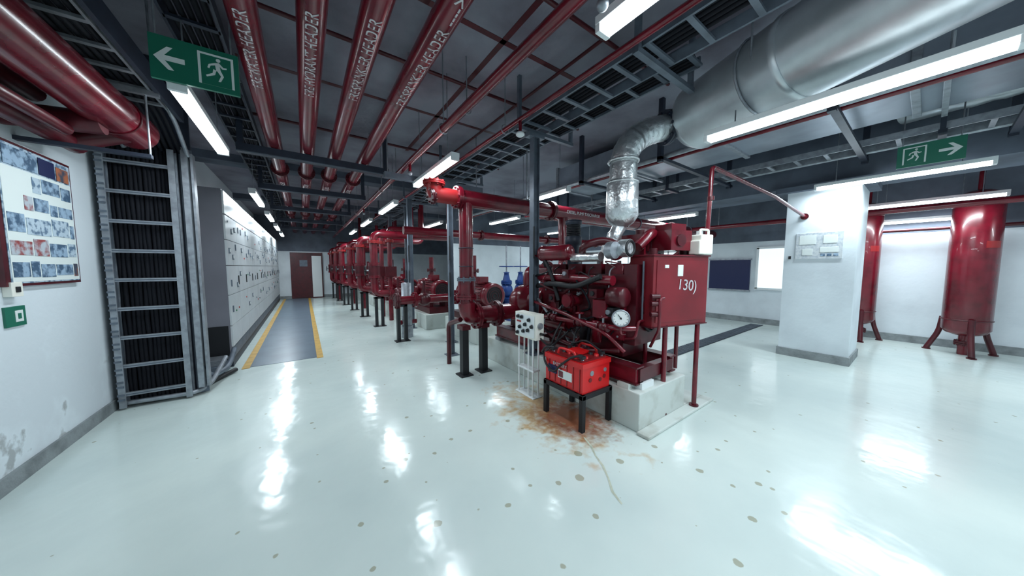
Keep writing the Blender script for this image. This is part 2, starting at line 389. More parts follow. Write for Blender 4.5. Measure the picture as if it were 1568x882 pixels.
# ------------------------------------------------------------ four stencilled header pipes
labels=['FIRE WATER HEADER','FIRE HYDRANT HEADER','FIRE SPRINKLER HEADER','FIRE SPRINKLER HEADER']
for k,x in enumerate((-.25,.11,.44,.82)):
    b=B('stencilled_red_header_pipe');z=3.12;r=.085
    b.cyl((x,-4.4,z),(x,Y1-.05,z),r,RED,28)
    for yy in (6.3,11.1):b.flange((x,yy,z),(0,1,0),.125,RED2,.02)
    for j,yy in enumerate((2.95-.16*k,7.4,-.6)):
        b.text(labels[k],.10,basis((0,-1,0),(-1,0,0),(x,yy,z)),TXT,wrap=r)
    if k==3:b.text('---->',.12,basis((0,-1,0),(-1,0,0),(x,1.75,z)),TXT,wrap=r)
    b.ring((x,1.2,z),(0,1,0),r+.004,.008,DARK)
    b.done()
for y in(-2.8,.25,5.05,7.2,9.6,11.9,14.3):
    b=B('pipe_support_trapeze');
    b.bb(-.62,1.16,y-.05,y+.05,2.93,3.03,DARK);b.bb(-.62,1.16,y-.055,y-.05,2.925,2.94,GREYP)
    for x in(-.58,1.12):b.bb(x-.03,x+.03,y-.03,y+.03,3.03,CH,DARK)
    b.done()
def hang(b,x,z,ys):
    for y in ys:
        b.cyl((x,y,z),(x,y,CH),.006,GALV,6);b.ring((x,y,z),(0,1,0),.05,.006,GALV,14,6)
b=B('sprinkler_main_pipe');b.cyl((1.25,-2.2,2.93),(1.25,Y1-.05,2.93),.04,RED,14);hang(b,1.25,2.93,(0,3,6,9,12,15))
for y in(1.0,4.2,8):b.cyl((1.25,y,2.93),(1.25,y,2.8),.02,RED);b.ball((1.25,y,2.78),.03,GALV)
b.done()
b=B('sprinkler_branch_pipe')
b.cyl((1.52,-1.5,3.2),(1.52,14,3.2),.03,RED2,12);b.cyl((2.02,-.5,3.12),(2.02,14,3.12),.026,RED,12);hang(b,2.02,3.12,(0,3,6,9));hang(b,1.52,3.2,(0,3,6,9))
for y in(1.9,3.3,5.6):b.cyl((-.5,y,3.64),(3.6,y,3.64),.02,RED2,10)
for x in (1.0,2.4):b.cyl((x,1.9,3.64),(x,5.6,3.64),.018,RED2,10)
b.cyl((2.02,2.7,3.12),(2.02,2.7,2.98),.018,RED);b.ball((2.02,2.7,2.96),.05,WHITE,(1,1,.6))
for y in(1.9,3.3,5.6):
    b.cyl((1.0,y,3.64),(1.0,y,CH),.008,GALV,6);b.cyl((3.2,y,3.64),(3.2,y,CH),.008,GALV,6)
b.done()
b=B('painted_ceiling_marking')
for y in(2.6,4.4):b.bb(-.5,3.5,y-.03,y+.03,CH-.004,CH-.0005,RED2)
b.bb(1.7,1.76,1.5,6,CH-.004,CH-.0005,RED2)
b.done()
b=B('cable_tray_overhead')
for x0,x1,z,ye in((2.22,2.62,3.2,.15),(2.75,3.0,3.3,1.3)):
    for x in(x0,x1):b.bb(x-.01,x+.01,ye,16,z,z+.09,GREYP)
    for i in range(53):
        if ye+i*.3<16:b.bb(x0,x1,ye+i*.3-.02,ye+i*.3+.02,z,z+.02,GREYP)
    for i in range(5):b.cyl((x0+.05+i*.05,ye,z+.04),(x0+.05+i*.05,16,z+.04),.016,CABLE,7)
for y in(1.4,2.93,5.4,7.9,11,14):
    b.bb(2.15,3.08,y-.025,y+.025,3.14,3.18,GREYP)
    for x in(2.18,3.05):b.bb(x-.02,x+.02,y-.02,y+.02,3.14,CH,GREYP)
b.done()
b=B('cable_tray_corridor')
for x in(-.75,-.45):b.bb(x-.01,x+.01,-4.3,16.5,3.3,3.4,DARK)
for i in range(60):b.bb(-.75,-.45,-4.2+i*.34-.02,-4.2+i*.34+.02,3.3,3.32,DARK)
for i in range(5):b.cyl((-.7+i*.05,-4.3,3.35),(-.7+i*.05,16.5,3.35),.02,CABLE,7)
for y in(-2,1,4,7,10,13):
    for x in(-.77,-.43):b.cyl((x,y,3.3),(x,y,CH),.008,GALV,6)
b.done()

# ------------------------------------------------------------ fluorescent lights
def lamp(x,y,z,L=1.45,W=24.5,top=CH):
    b=B('fluorescent_light',.004)
    b.box((x,y,z+.05),(.10,L,.045),WHITE)
    b.box((x,y,z+.008),(.085,L-.06,.04),TUBE)
    for s_ in(-1,1):b.box((x,y+s_*(L/2-.015),z+.01),(.095,.03,.05),WHITE)
    for s_ in(-.35,.35):b.cyl((x,y+s_*L,z+.07),(x,y+s_*L,top),.006,GALV,6)
    ob=b.done()
    ld=bpy.data.lights.new('lamp','AREA');ld.shape='RECTANGLE';ld.size=.085;ld.size_y=L*.93;ld.energy=W;ld.color=(.82,.93,1)
    lo=bpy.data.objects.new('lamp',ld);lo.location=(x,y,z-.018);COL.objects.link(lo);lo.parent=ob
for a in [(-.66,3.78,2.72),(-.66,7.4,2.75),(-.66,9.9,2.75),(-.66,12.4,2.75),(-.66,14.9,2.75),
          (1.46,3.9,2.72),(1.55,6.9,2.75),(1.55,9.6,2.75),(1.55,12.4,2.75),(1.42,.42,2.80),
          (6.4,.35,2.66,1.45,34),(3.6,4.2,2.74),(7.05,3.7,2.62,1.45,32),
          (4.6,6.9,2.75),(7.8,7.9,2.75),(4.2,-2.8,2.9,1.45,36),(.4,-2.8,2.8),(8.2,-3.0,2.7,1.45,34),(3.3,8.9,2.75),(8.48,.1,2.55,1.45,34),(2.9,12.5,2.75)]:  # the tube beside the right-hand overhead red pipe is added for light
    lamp(*a)
lamp(3.0,.5,2.62,top=2.8);lamp(3.0,-1.05,2.62,top=3.0)
lamp(9.55,.15,2.35,1.2,16,top=CH)

# ------------------------------------------------------------ exit signs
def running_man(b,M,s,m):
    def q(pts):
        vs=[M@V((x*s,y*s,.0)) for x,y in pts];b.add(vs,[tuple(range(len(pts)))],m)
    n=14;q([(.12*math.cos(2*math.pi*i/n)*.8+.1,.12*math.sin(2*math.pi*i/n)*.8+.72) for i in range(n)])
    q([(-.05,.55),(.12,.6),(.18,.2),(.0,.12)])
    q([(-.05,.55),(-.3,.42),(-.36,.22),(-.28,.2),(-.22,.36),(.0,.44)])
    q([(.12,.6),(.3,.4),(.44,.42),(.44,.34),(.26,.3),(.1,.46)])
    q([(.0,.16),(-.06,-.1),(-.4,-.28),(-.44,-.2),(-.16,-.02),(-.12,.2)])
    q([(.02,.16),(.18,.2),(.3,-.1),(.16,-.42),(.06,-.42),(.18,-.1)])
def exit_sign(origin,xd,w,h,left=True,ztop=CH):
    M=basis(xd,(0,0,1),origin);b=B('exit_sign')
    n=M.to_3x3()@V((0,0,1));x=V(xd).normalized();R=M.to_3x3()
    b.box(V(origin)-n*.012,(w,h,.022),GREEN,R=R)
    sg=-1 if left else 1
    def rect(x0,x1,y0,y1,off,m):
        b.add([M@V((a,c_,off)) for a,c_ in((x0,y0),(x1,y0),(x1,y1),(x0,y1))],[(0,1,2,3)],m)
    cx=-sg*w*.23
    rect(cx-h*.33,cx+h*.33,-h*.38,h*.38,.001,SIGNW);rect(cx-h*.28,cx+h*.28,-h*.38,h*.33,.002,GREEN)
    M2=M.copy();M2.translation=V(origin)+x*cx+n*.003+V((0,0,-h*.07))
    running_man(b,M2,h*.45,SIGNW)
    ax=sg*w*.27;aw=w*.16
    rect(ax-aw*.9,ax+aw*.9,-h*.06,h*.06,.002,SIGNW)
    tip=ax+sg*aw*1.15
    for e in(1,-1):
        vs=[M@V(p) for p in((tip,0,.003),(tip-sg*aw*.9,e*h*.26,.003),(tip-sg*aw*1.3,e*h*.26,.003),(tip-sg*aw*.55,0,.003))]
        b.add(vs,[(0,1,2,3)],SIGNW)
    for e in(-1,1):
        p=V(origin)+x*e*w*.42;b.cyl(p+V((0,0,h/2)),(p.x,p.y,ztop),.006,GALV,6)
    b.done()
exit_sign((-.55,3.02,2.89),(1,-.05,0),.44,.28,True)
exit_sign((5.9,.07,2.80),(0,-1,0),.46,.25,False)

# ------------------------------------------------------------ exhaust duct
b=B('insulated_exhaust_duct')
p0=V((3.5,1.60,3.06));d=V((-.34,-.94,.045)).normalized();p1=p0+d*5.6
b.lathe(p0,d,[(0,0),(0,.20),(.02,.27),(.10,.32),(.12,.325)],SHEET,36)
L=(p1-p0).length;n=6
for i in range(n):
    a=.12+(L-.12)*i/n;c_=.12+(L-.12)*(i+1)/n
    b.lathe(p0,d,[(a,.325),(c_-.06,.325),(c_-.05,.334),(c_,.334),(c_,.325)],SHEET,36)
b.lathe(p0,d,[(L,.325),(L+.01,0)],SHEET,36)
for t in(.75,2.4,4.2):
    q=p0+d*t;b.ring(q,d,.334,.010,GALV,28,6)
    for s_ in(-.34,.34):b.cyl((q.x+s_,q.y,q.z),(q.x+s_,q.y,CH),.007,GALV,6)
b.path([(2.80,1.93,2.02),(2.80,1.92,2.72),(3.02,1.84,2.93),(3.35,1.70,3.02)],.135,FOIL,bend=.25,seg=26,n=12,wob=.03)
b.lathe((2.80,1.93,1.97),(0,0,1),[(-.05,.07),(0,.13),(.06,.165),(.4,.16),(.44,.135)],FOIL,24)
for z in(2.1,2.38,2.6):b.ring((2.80,1.925,z),(0,0,1),.15,.012,FOIL,26,6)
b.flange((3.27,1.735,3.0),(1,-.42,.22),.175,DARK,.03)
b.path([(2.72,2.05,1.62),(2.74,2.0,1.78),(2.8,1.94,1.95)],.075,FOIL,bend=.08,wob=.08)
b.done()

# ------------------------------------------------------------ diesel fire pump
b=B('diesel_pump_plinth',.01);b.bb(2.40,3.25,1.42,4.1,0,.36,PLINTH);b.bb(2.36,3.68,1.30,1.42,0,.03,PLINTH);b.bb(3.25,3.68,1.42,2.4,0,.03,PLINTH);b.done()
b=B('diesel_engine_fire_pump')
for x in(2.5,3.1):
    b.bb(x-.04,x+.04,1.5,3.9,.42,.56,RED);b.bb(x-.06,x+.06,1.48,3.92,.405,.42,RED2);b.bb(x-.06,x+.06,1.48,3.92,.56,.575,RED2)
    for y in(1.6,2.4,3.2,3.8):b.bb(x-.09,x+.09,y-.06,y+.06,.36,.405,PLINTH if y<2 else GALV)
for y in(1.52,2.3,3.1,3.85):b.bb(2.5,3.1,y-.04,y+.04,.43,.55,RED2)
b.bb(2.5,2.7,1.46,1.62,.36,.42,WHITE)
b.bb(2.62,3.02,1.75,2.85,.58,.78,RED2);b.bb(2.58,3.08,1.72,2.95,.76,1.22,RED)
b.bb(2.62,3.04,1.76,2.9,1.22,1.42,RED2)
for i in range(4):
    y=1.9+i*.27;b.box((2.80,y,1.47),(.30,.22,.12),RED);b.cyl((2.74,y,1.52),(2.74,y,1.56),.02,GALV,8);b.cyl((2.58,y,1.32),(2.48,y,1.36),.035,RED2,10)
    b.bb(2.555,2.58,y-.1,y+.1,.85,1.15,RED2);b.cyl((2.55,y,1.0),(2.565,y,1.0),.06,RED,14)
    b.cyl((2.55,y+.07,.9),(2.57,y+.07,.9),.012,GALV,8);b.path([(2.66,y,1.5),(2.55,y-.02,1.46),(2.50,y-.05,1.2)],.007,BLACK if i%2 else GALV,bend=.05,seg=6)
for i in range(9):
    b.cyl((2.57,1.78+i*.135,1.2),(2.56,1.78+i*.135,1.2),.011,GALV,6);b.cyl((2.57,1.78+i*.135,.79),(2.56,1.78+i*.135,.79),.011,GALV,6)
b.cyl((2.50,1.8,1.36),(2.50,2.9,1.36),.05,RED,16)
b.cyl((2.50,1.95,1.60),(2.50,2.35,1.60),.05,FOIL,14);b.ball((2.60,1.85,1.66),.1,RED,(.8,1,1));b.cyl((2.5,1.78,1.66),(2.5,1.86,1.66),.085,GALV,18)
b.cyl((2.62,1.7,1.68),(2.62,1.8,1.68),.09,FOIL,16);b.ring((2.62,1.70,1.68),(0,1,0),.07,.015,BLACK)
b.lathe((2.45,2.55,1.66),(0,1,0),[(-.22,0),(-.22,.07),(-.2,.09),(.16,.09),(.18,.1),(.24,.1),(.25,.08),(.25,0)],RED,20)
b.lathe((2.74,2.56,1.5),(0,0,1),[(0,.07),(.25,.07),(.27,.1),(.36,.1),(.38,.075),(.5,.075),(.52,.1),(.56,.1),(.58,.0)],DARK,18)
for k in range(8):b.ring((2.74,2.56,1.87+k*.02),(0,0,1),.08,.008,BLACK)
b.path([(2.5,2.2,1.66),(2.4,2.1,1.72),(2.55,1.95,1.78),(2.68,1.75,1.66)],.04,RED2,bend=.1)
b.path([(2.78,1.72,1.70),(2.95,1.66,1.86),(3.1,1.75,1.8),(3.15,2.0,1.5)],.055,RED,bend=.14)
b.path([(2.7,1.68,1.45),(2.9,1.6,1.62),(3.05,1.62,1.6),(3.1,1.7,1.4)],.03,BLACK,bend=.1)
b.bb(2.62,3.10,1.62,1.76,.72,1.52,RED2);b.bb(2.9,3.3,1.72,2.0,1.62,1.84,RED);b.bb(2.93,3.27,1.70,1.72,1.66,1.8,RED2)
b.cyl((3.05,1.86,1.84),(3.05,1.86,1.9),.05,RED2);b.path([(3.2,1.8,1.84),(3.45,1.85,1.88),(3.6,2.1,1.7),(3.6,2.8,1.7)],.04,RED,bend=.1)
b.cyl((3.6,2.8,1.7),(3.6,2.8,.37),.03,RED2);b.bb(3.0,3.6,2.77,2.83,.375,.4,RED2)
b.lathe((2.50,1.70,1.2),(0,1,0),[(-.05,0),(-.05,.08),(-.03,.1),(.12,.1),(.14,.0)],RED2,18)
b.cyl((2.85,1.58,1.12),(2.85,1.62,1.12),.17,RED2,24);b.cyl((2.85,1.54,1.12),(2.85,1.58,1.12),.05,BLACK,12);b.ring((2.85,1.6,.95),(0,1,0),.1,.014,BLACK)
for y in(1.95,2.12):b.lathe((2.46,y,.72),(0,0,1),[(0,0),(.0,.05),(.16,.05),(.18,.055),(.22,.055),(.23,0)],BLACK if y>2 else RED,14)
b.cyl((2.46,2.35,.82),(2.46,2.68,.82),.075,RED,18);b.cyl((2.46,2.68,.82),(2.46,2.74,.82),.045,GALV,12);b.cyl((2.5,2.4,.95),(2.5,2.62,.95),.035,BLACK,12)
b.bb(2.42,2.54,1.82,1.98,.98,1.16,RED);b.cyl((2.36,2.3,1.12),(2.56,2.3,1.12),.07,RED,16);b.flange((2.40,2.3,1.12),(1,0,0),.085,RED2,.012,6)
b.path([(2.36,3.3,.78),(2.36,2.6,.9),(2.36,1.9,.92),(2.38,1.62,.92),(2.5,1.55,.92)],.025,RED,bend=.08)
b.path([(2.40,2.9,1.05),(2.34,2.3,.98),(2.34,1.75,.86),(2.42,1.6,.7)],.02,RED,bend=.08)
b.path([(2.46,2.9,1.25),(2.40,2.6,1.30),(2.40,2.2,1.28),(2.44,1.9,1.4)],.03,BLACK,bend=.1)
b.path([(2.50,2.8,.7),(2.38,2.5,.66),(2.38,2.0,.62),(2.48,1.7,.68)],.022,RED2,bend=.1)
for y in(2.5,2.1,1.8):
    b.ball((2.36,y,.91),.045,RED2);b.cyl((2.36,y,.91),(2.36,y,1.01),.01,GALV,8);b.wheel((2.36,y,1.01),(0,0,1),.04,.007,RED,3)
    b.cyl((2.36,y-.06,.91),(2.36,y-.045,.91),.042,RED2,8);b.cyl((2.36,y+.045,.91),(2.36,y+.06,.91),.042,RED2,8)
for y,z in((1.8,1.05),(2.0,1.22),(2.62,1.12),(2.78,1.28),(2.4,1.42)):
    b.bb(2.44,2.56,y-.05,y+.05,z-.045,z+.045,random.choice([RED2,BLACK,RED]));b.cyl((2.42,y,z),(2.44,y,z),.025,random.choice([GALV,BLACK]),10)
for k in range(22):
    y=random.uniform(1.75,2.95);z=random.uniform(.7,1.6);pts=[(2.52,y,z)]
    for j in range(3):
        y+=random.uniform(-.3,.3);z+=random.uniform(-.3,.25);pts.append((random.uniform(2.38,2.5),min(max(y,1.65),3.0),min(max(z,.62),1.65)))
    b.path(pts,random.choice([.006,.008,.012,.018]),random.choice([BLACK,BLACK,CABLE,RED2,RED,GALV]),bend=.12,seg=7)
b.path([(2.5,2.8,1.5),(2.42,2.75,1.62),(2.42,2.6,1.4),(2.44,2.5,1.1)],.022,BLACK,bend=.12)
b.lathe((2.8,2.95,1.0),(0,1,0),[(0,.2),(0,.28),(.1,.28),(.12,.22),(.2,.2),(.2,0)],RED,28)
for i in range(10):
    a=i*math.pi/5;b.cyl((2.8+.25*math.cos(a),2.94,1+.25*math.sin(a)),(2.8+.25*math.cos(a),2.95,1+.25*math.sin(a)),.012,GALV,6)
b.cyl((2.8,3.15,1.0),(2.8,3.4,1.0),.13,RED2,20);
b.lathe((2.84,3.42,.96),(0,1,0),[(0,0),(0,.1),(.06,.14),(.1,.22),(.16,.25),(.3,.25),(.36,.22),(.4,.14),(.48,.1),(.48,0)],RED,28)
b.bb(2.66,3.02,3.45,3.8,.57,.8,RED2)
b.cyl((2.6,3.65,.82),(2.85,3.65,.85),.13,RED,20)
b.path([(2.9,3.65,1.1),(2.9,3.65,1.45),(3.7,3.68,1.45),(3.7,3.7,2.36)],.085,RED,bend=.15,seg=18);b.flange((3.3,3.66,1.45),(1,0,0),.14,RED2)
b.done()
def gauge(p,n,r,stem):
    b=B('pressure_gauge');n=V(n).normalized();p=V(p)
    b.cyl(p-n*.04,p,r,GALV,28);b.ring(p,n,r,.008,GALV,28);b.cyl(p+n*.001,p+n*.003,r*.93,GLASS,28)
    d,u,w=b.frame(n)
    for i in range(11):
        a=math.radians(-45+27*i);e=(u*math.cos(a)+w*math.sin(a))
        b.cyl(p+n*.004+e*r*.72,p+n*.004+e*r*.86,.0022,BLACK,4)
    e=(u*.6-w*.8);b.cyl(p+n*.006-e*r*.15,p+n*.006+e*r*.6,.003,BLACK,5);b.cyl(p+n*.003,p+n*.009,.009,BLACK,8)
    b.path([p-n*.03+V((0,0,-r)),p-n*.03+V((0,0,-r-.08)),V(stem)],.011,RED,bend=.04,seg=8)
    b.done()
gauge((2.33,1.585,1.03),(-.8,-.6,.02),.073,(2.45,1.62,.86))
gauge((3.16,3.9,1.28),(-.6,-.8,0),.075,(3.0,3.85,1.0))

b=B('diesel_fuel_tank',.006);a=math.radians(-14);R=Matrix.Rotation(a,3,'Z')
c0=V((2.68,1.49,0));ux=R@V((1,0,0));uy=R@V((0,1,0))
W,D=.74,.3
def tp(x,y,z):return c0+ux*x+uy*y+V((0,0,z))
b.box(tp(W/2,D/2,1.26),(W,D,.68),REDT,a)
b.box(tp(W/2,D/2,1.607),(W+.03,D+.03,.014),RED,a);b.box(tp(W/2,D/2,.915),(W+.02,D+.02,.012),RED2,a)
b.box(tp(W/2,-.003,1.26),(W-.08,.006,.6),REDT,a)
for x in(.2,.65):b.cyl(tp(x,.02,0.03),tp(x,.02,.93),.024,RED,10);b.cyl(tp(x,.02,.02),tp(x,.02,.045),.045,RED2,12)
for x in(.2,.65):b.cyl(tp(x,.26,.36),tp(x,.26,.93),.022,RED,10)
b.text('130)',.15,basis(ux+V((0,0,-.10)),V((0,0,1))+ux*.10,tp(.44,-.010,1.31)),TXT)
b.box(tp(.34,-.008,1.46),(.07,.008,.11),SIGNW,a);b.box(tp(.16,-.008,1.5),(.05,.008,.03),SIGNW,a)
b.cyl(tp(.15,.15,1.61),tp(.15,.15,1.68),.04,RED2,14);b.cyl(tp(.6,.15,1.61),tp(.6,.15,1.66),.06,RED2,14)
b.cyl(tp(-.02,.1,.98),tp(-.02,.1,1.55),.010,GREYP,8);b.path([tp(0,.1,.97),tp(-.06,.1,.97),tp(-.1,.1,.8),tp(-.15,.3,.75)],.014,RED,bend=.04)
b.path([tp(.12,-.02,1.2),tp(.04,-.05,1.2),tp(.04,-.05,.9),tp(.1,.1,.7)],.014,RED,bend=.04)
for z in(1.15,1.22,1.05):b.cyl(tp(-.03,-.01,z),tp(.05,-.03,z),.025,RED2,10)
b.box(tp(.40,.16,1.76),(.28,.24,.2),RED,a);b.box(tp(.38,.16,1.89),(.2,.2,.07),RED,a);b.cyl(tp(.38,.02,1.76),tp(.38,.04,1.76),.06,RED2,14)
b.done()
b=B('white_plastic_jug',.012)
b.box(tp(.66,.05,1.72),(.17,.18,.20),CREAM,a);b.box(tp(.575,-.0,1.69),(.10,.12,.14),CREAM,a)
b.cyl(tp(.66,.05,1.82),tp(.66,.05,1.86),.03,WHITE,14);b.path([tp(.60,.0,1.82),tp(.60,.0,1.87),tp(.72,.0,1.87),tp(.72,.0,1.82)],.012,CREAM,bend=.03)
b.done()
b=B('fuel_vent_pipe');b.path([(3.28,1.60,1.61),(3.42,1.55,1.70),(3.56,1.40,1.75),(3.56,1.38,2.55),(5.2,1.25,2.44),(6.61,1.2,2.30)],.022,RED,bend=.05);b.cyl((3.56,1.38,2.2),(3.56,1.38,2.24),.034,RED2)
b.cyl((6.60,1.2,2.30),(6.62,1.2,2.30),.05,RED2,12);b.done()

b=B('pump_control_box',.004)
b.bb(2.05,2.17,2.45,2.83,.68,.97,CREAM);b.bb(2.04,2.05,2.47,2.81,.70,.95,WHITE)
for (y,z) in((2.75,.92),(2.68,.92),(2.62,.84),(2.55,.9),(2.72,.8),(2.65,.76),(2.57,.78),(2.76,.73),(2.5,.83)):
    b.cyl((2.04,y,z),(2.015,y,z),.019,BLACK,12);b.cyl((2.04,y,z),(2.035,y,z),.026,GALV,14)
b.bb(2.032,2.04,2.7,2.78,.855,.875,LAMPR);b.cyl((2.11,2.43,.84),(2.11,2.45,.84),.035,GALV,14);b.cyl((2.12,2.4,.75),(2.12,2.45,.75),.015,BLACK)
for y in(2.52,2.60,2.78):
    for x in(2.07,2.15):
        if not(y==2.60 and x>2.1):b.cyl((x,y,0),(x,y,.69),.011,WHITE,8)
b.bb(2.06,2.16,2.5,2.8,.3,.32,WHITE)
b.bb(2.04,2.18,2.48,2.82,0,.01,WHITE)
b.path([(2.12,2.46,.7),(2.2,2.38,.6),(2.3,2.4,.75),(2.42,2.4,.9)],.012,BLACK,bend=.08)
b.done()
b=B('battery_stand',.002)
x0,x1,y0,y1=1.98,2.40,1.71,2.23
for x in(x0+.02,x1-.02):
    for y in(y0+.02,y1-.02):b.bb(x-.022,x+.022,y-.022,y+.022,0,.34,BLACK)
for y in(y0+.02,y1-.02):b.bb(x0,x1,y-.022,y+.022,.30,.345,BLACK)
for x in(x0+.02,x1-.02):b.bb(x-.022,x+.022,y0,y1,.30,.345,BLACK)
for i in range(4):b.bb(x0,x1,y0+.07+i*.11,y0+.11+i*.11,.33,.345,BLACK)
b.done()
b=B('truck_battery',.007)
REDD=mat('battery_dark_red',(.16,.008,.010),.35)
b.bb(2.0,2.38,1.73,2.22,.346,.58,REDB)
b.bb(1.99,2.39,1.72,2.23,.58,.625,REDB)
b.bb(2.02,2.36,1.76,2.20,.625,.64,REDD)
for i in range(6):
    for x in(2.12,2.27):b.cyl((x,1.8+i*.07,.64),(x,1.8+i*.07,.66),.021,BLACK if i%3 else REDB,12)
for x,y in((2.05,1.78),(2.32,1.78),(2.05,2.16),(2.33,2.15)):
    b.cyl((x,y,.625),(x,y,.675),.014,GALV,10);b.box((x,y,.668),(.05,.04,.025),BLACK)
for x in(2.04,2.34):b.path([(x,1.85,.63),(x,1.87,.70),(x,2.07,.70),(x,2.09,.63)],.012,REDB,bend=.04)
b.bb(2.12,2.28,1.9,2.06,.645,.67,REDB)
b.bb(1.993,2.0,1.86,2.04,.42,.50,SIGNW);b.bb(1.991,1.993,1.97,2.03,.43,.49,RED);b.text('BATTERY',.045,basis((0,-1,0),(0,0,1),(1.996,2.02,.54)),TXT)
b.bb(1.993,2.0,2.06,2.18,.44,.52,NAVY)
for i in range(6):b.bb(1.994,2.0,1.76+i*.08,1.765+i*.08,.36,.57,REDD)
for x in(2.10,2.24,2.3):b.cyl((x,1.724,.46 if x!=2.24 else .44),(x,1.73,.46 if x!=2.24 else .44),.02,REDD,12)
b.cyl((2.12,1.724,.52),(2.12,1.729,.52),.025,GALV,12);b.cyl((2.31,1.724,.52),(2.31,1.729,.52),.02,GALV,12)
b.path([(2.05,1.78,.68),(1.99,1.85,.67),(1.965,2.0,.54),(1.975,2.08,.45),(1.965,2.2,.52),(2.02,2.28,.6),(2.3,2.32,.7),(2.45,2.3,.8)],.011,BLACK,bend=.07)
b.path([(2.05,2.16,.68),(1.98,2.2,.69),(2.0,2.3,.6),(2.25,2.4,.55),(2.42,2.4,.82)],.011,BLACK,bend=.07)
b.path([(2.32,1.78,.68),(2.3,1.95,.76),(2.33,2.15,.68)],.010,BLACK,bend=.07)
b.path([(2.33,2.15,.68),(2.4,2.2,.78),(2.42,2.1,.9)],.011,BLACK,bend=.07)
b.done()
def post(x,y,z0,z1,s=.08):
    b=B('grey_support_post',.003)
    b.bb(x-s/2,x+s/2,y-.006,y+.006,z0,z1,GREYP)
    for e in(-1,1):b.bb(x+e*s/2-.005,x+e*s/2+.005,y-s/2,y+s/2,z0,z1,GREYP)
    b.bb(x-.1,x+.1,y-.1,y+.1,z0,z0+.012,GREYP);b.bb(x-.12,x+.12,y-.05,y+.05,z1-.05,z1,GREYP)
    for z in (1.0,1.6):b.cyl((x-s/2,y-.045,z),(x-s/2,y-.045,z+.4),.01,BLACK,6)
    b.done()
post(2.42,2.93,.36,3.14,.085);post(2.35,5.4,0,3.14);post(2.1,7.2,0,3.14,.1);post(2.3,8.2,0,3.14);post(2.3,10.0,0,3.14);post(2.0,4.6,0,2.78,.07)
b=B('strut_beam_overhead');b.bb(1.0,2.6,4.56,4.64,2.78,2.86,GREYP)
for x in (1.05,2.5):b.cyl((x,4.6,2.86),(x,4.6,CH),.01,GALV,6)
b.done()

b=B('red_discharge_header')
HY,HZ=3.7,2.42
b.path([(1.40,HY,HZ+.14),(1.40,HY,HZ),(1.7,HY,HZ)],.10,ORANGE,bend=.14,seg=22);b.flange((1.72,HY,HZ),(1,0,0),.15,RED)
b.cyl((1.7,HY,HZ),(X1,HY,HZ),.115,RED,24);b.flange((1.40,HY,HZ+.14),(0,0,1),.14,ORANGE,.02);b.flange((1.36,HY,HZ-.02),(1,0,.3),.11,RED2,.02)
for x in(3.4,5.2,7.4):b.flange((x,HY,HZ),(1,0,0),.16,RED2)
b.cyl((1.84,HY,HZ),(1.84,HY,.95),.095,RED,22)
for z in(1.75,1.5):b.ring((1.84,HY,z),(0,0,1),.097,.006,DARK)
b.flange((1.84,HY,1.08),(0,0,1),.15,RED);b.flange((1.84,HY,1.32),(0,0,1),.13,GREYP,.02)
b.cyl((1.84,HY,1.08),(1.84,HY,1.32),.12,RED,18)
b.path([(1.84,HY,1.0),(1.86,HY,.80),(2.6,3.66,.82)],.12,RED,bend=.14,seg=20)
b.flange((1.98,3.69,.80),(1,-.05,0),.19,RED);b.flange((2.3,3.67,.81),(1,0,0),.19,RED2)
for x in(1.76,2.06):
    b.bb(x-.045,x+.045,3.58,3.68,.0,.68,BLACK);b.bb(x-.09,x+.09,3.53,3.73,0,.015,BLACK);b.bb(x-.06,x+.06,3.55,3.72,.64,.7,RED2)
b.path([(1.78,3.78,.75),(1.78,4.2,.62),(1.78,4.2,.0)],.035,RED2,bend=.08)
b.text('DIESEL PUMP DISCHARGE',.075,basis((1,0,0),(0,0,1),(4.1,HY-.118,HZ)),TXT)
for x in(2.9,5.9,8.2):b.cyl((x,HY,HZ),(x,HY,CH),.01,GALV,6);b.ring((x,HY,HZ),(1,0,0),.12,.01,GREYP)
b.done()
b=B('red_suction_header');b.cyl((1.6,5.9,2.2),(X1,5.9,2.2),.08,RED,18)
for x in(3,5,7):b.cyl((x,5.9,2.2),(x,5.9,CH),.01,GALV,6);b.flange((x+.3,5.9,2.2),(1,0,0),.12,RED2)
b.cyl((3.9,5.0,2.6),(X1,5.0,2.6),.06,RED);b.cyl((6.0,5.0,2.6),(6,5.0,3.3),.02,GALV)
b.done()

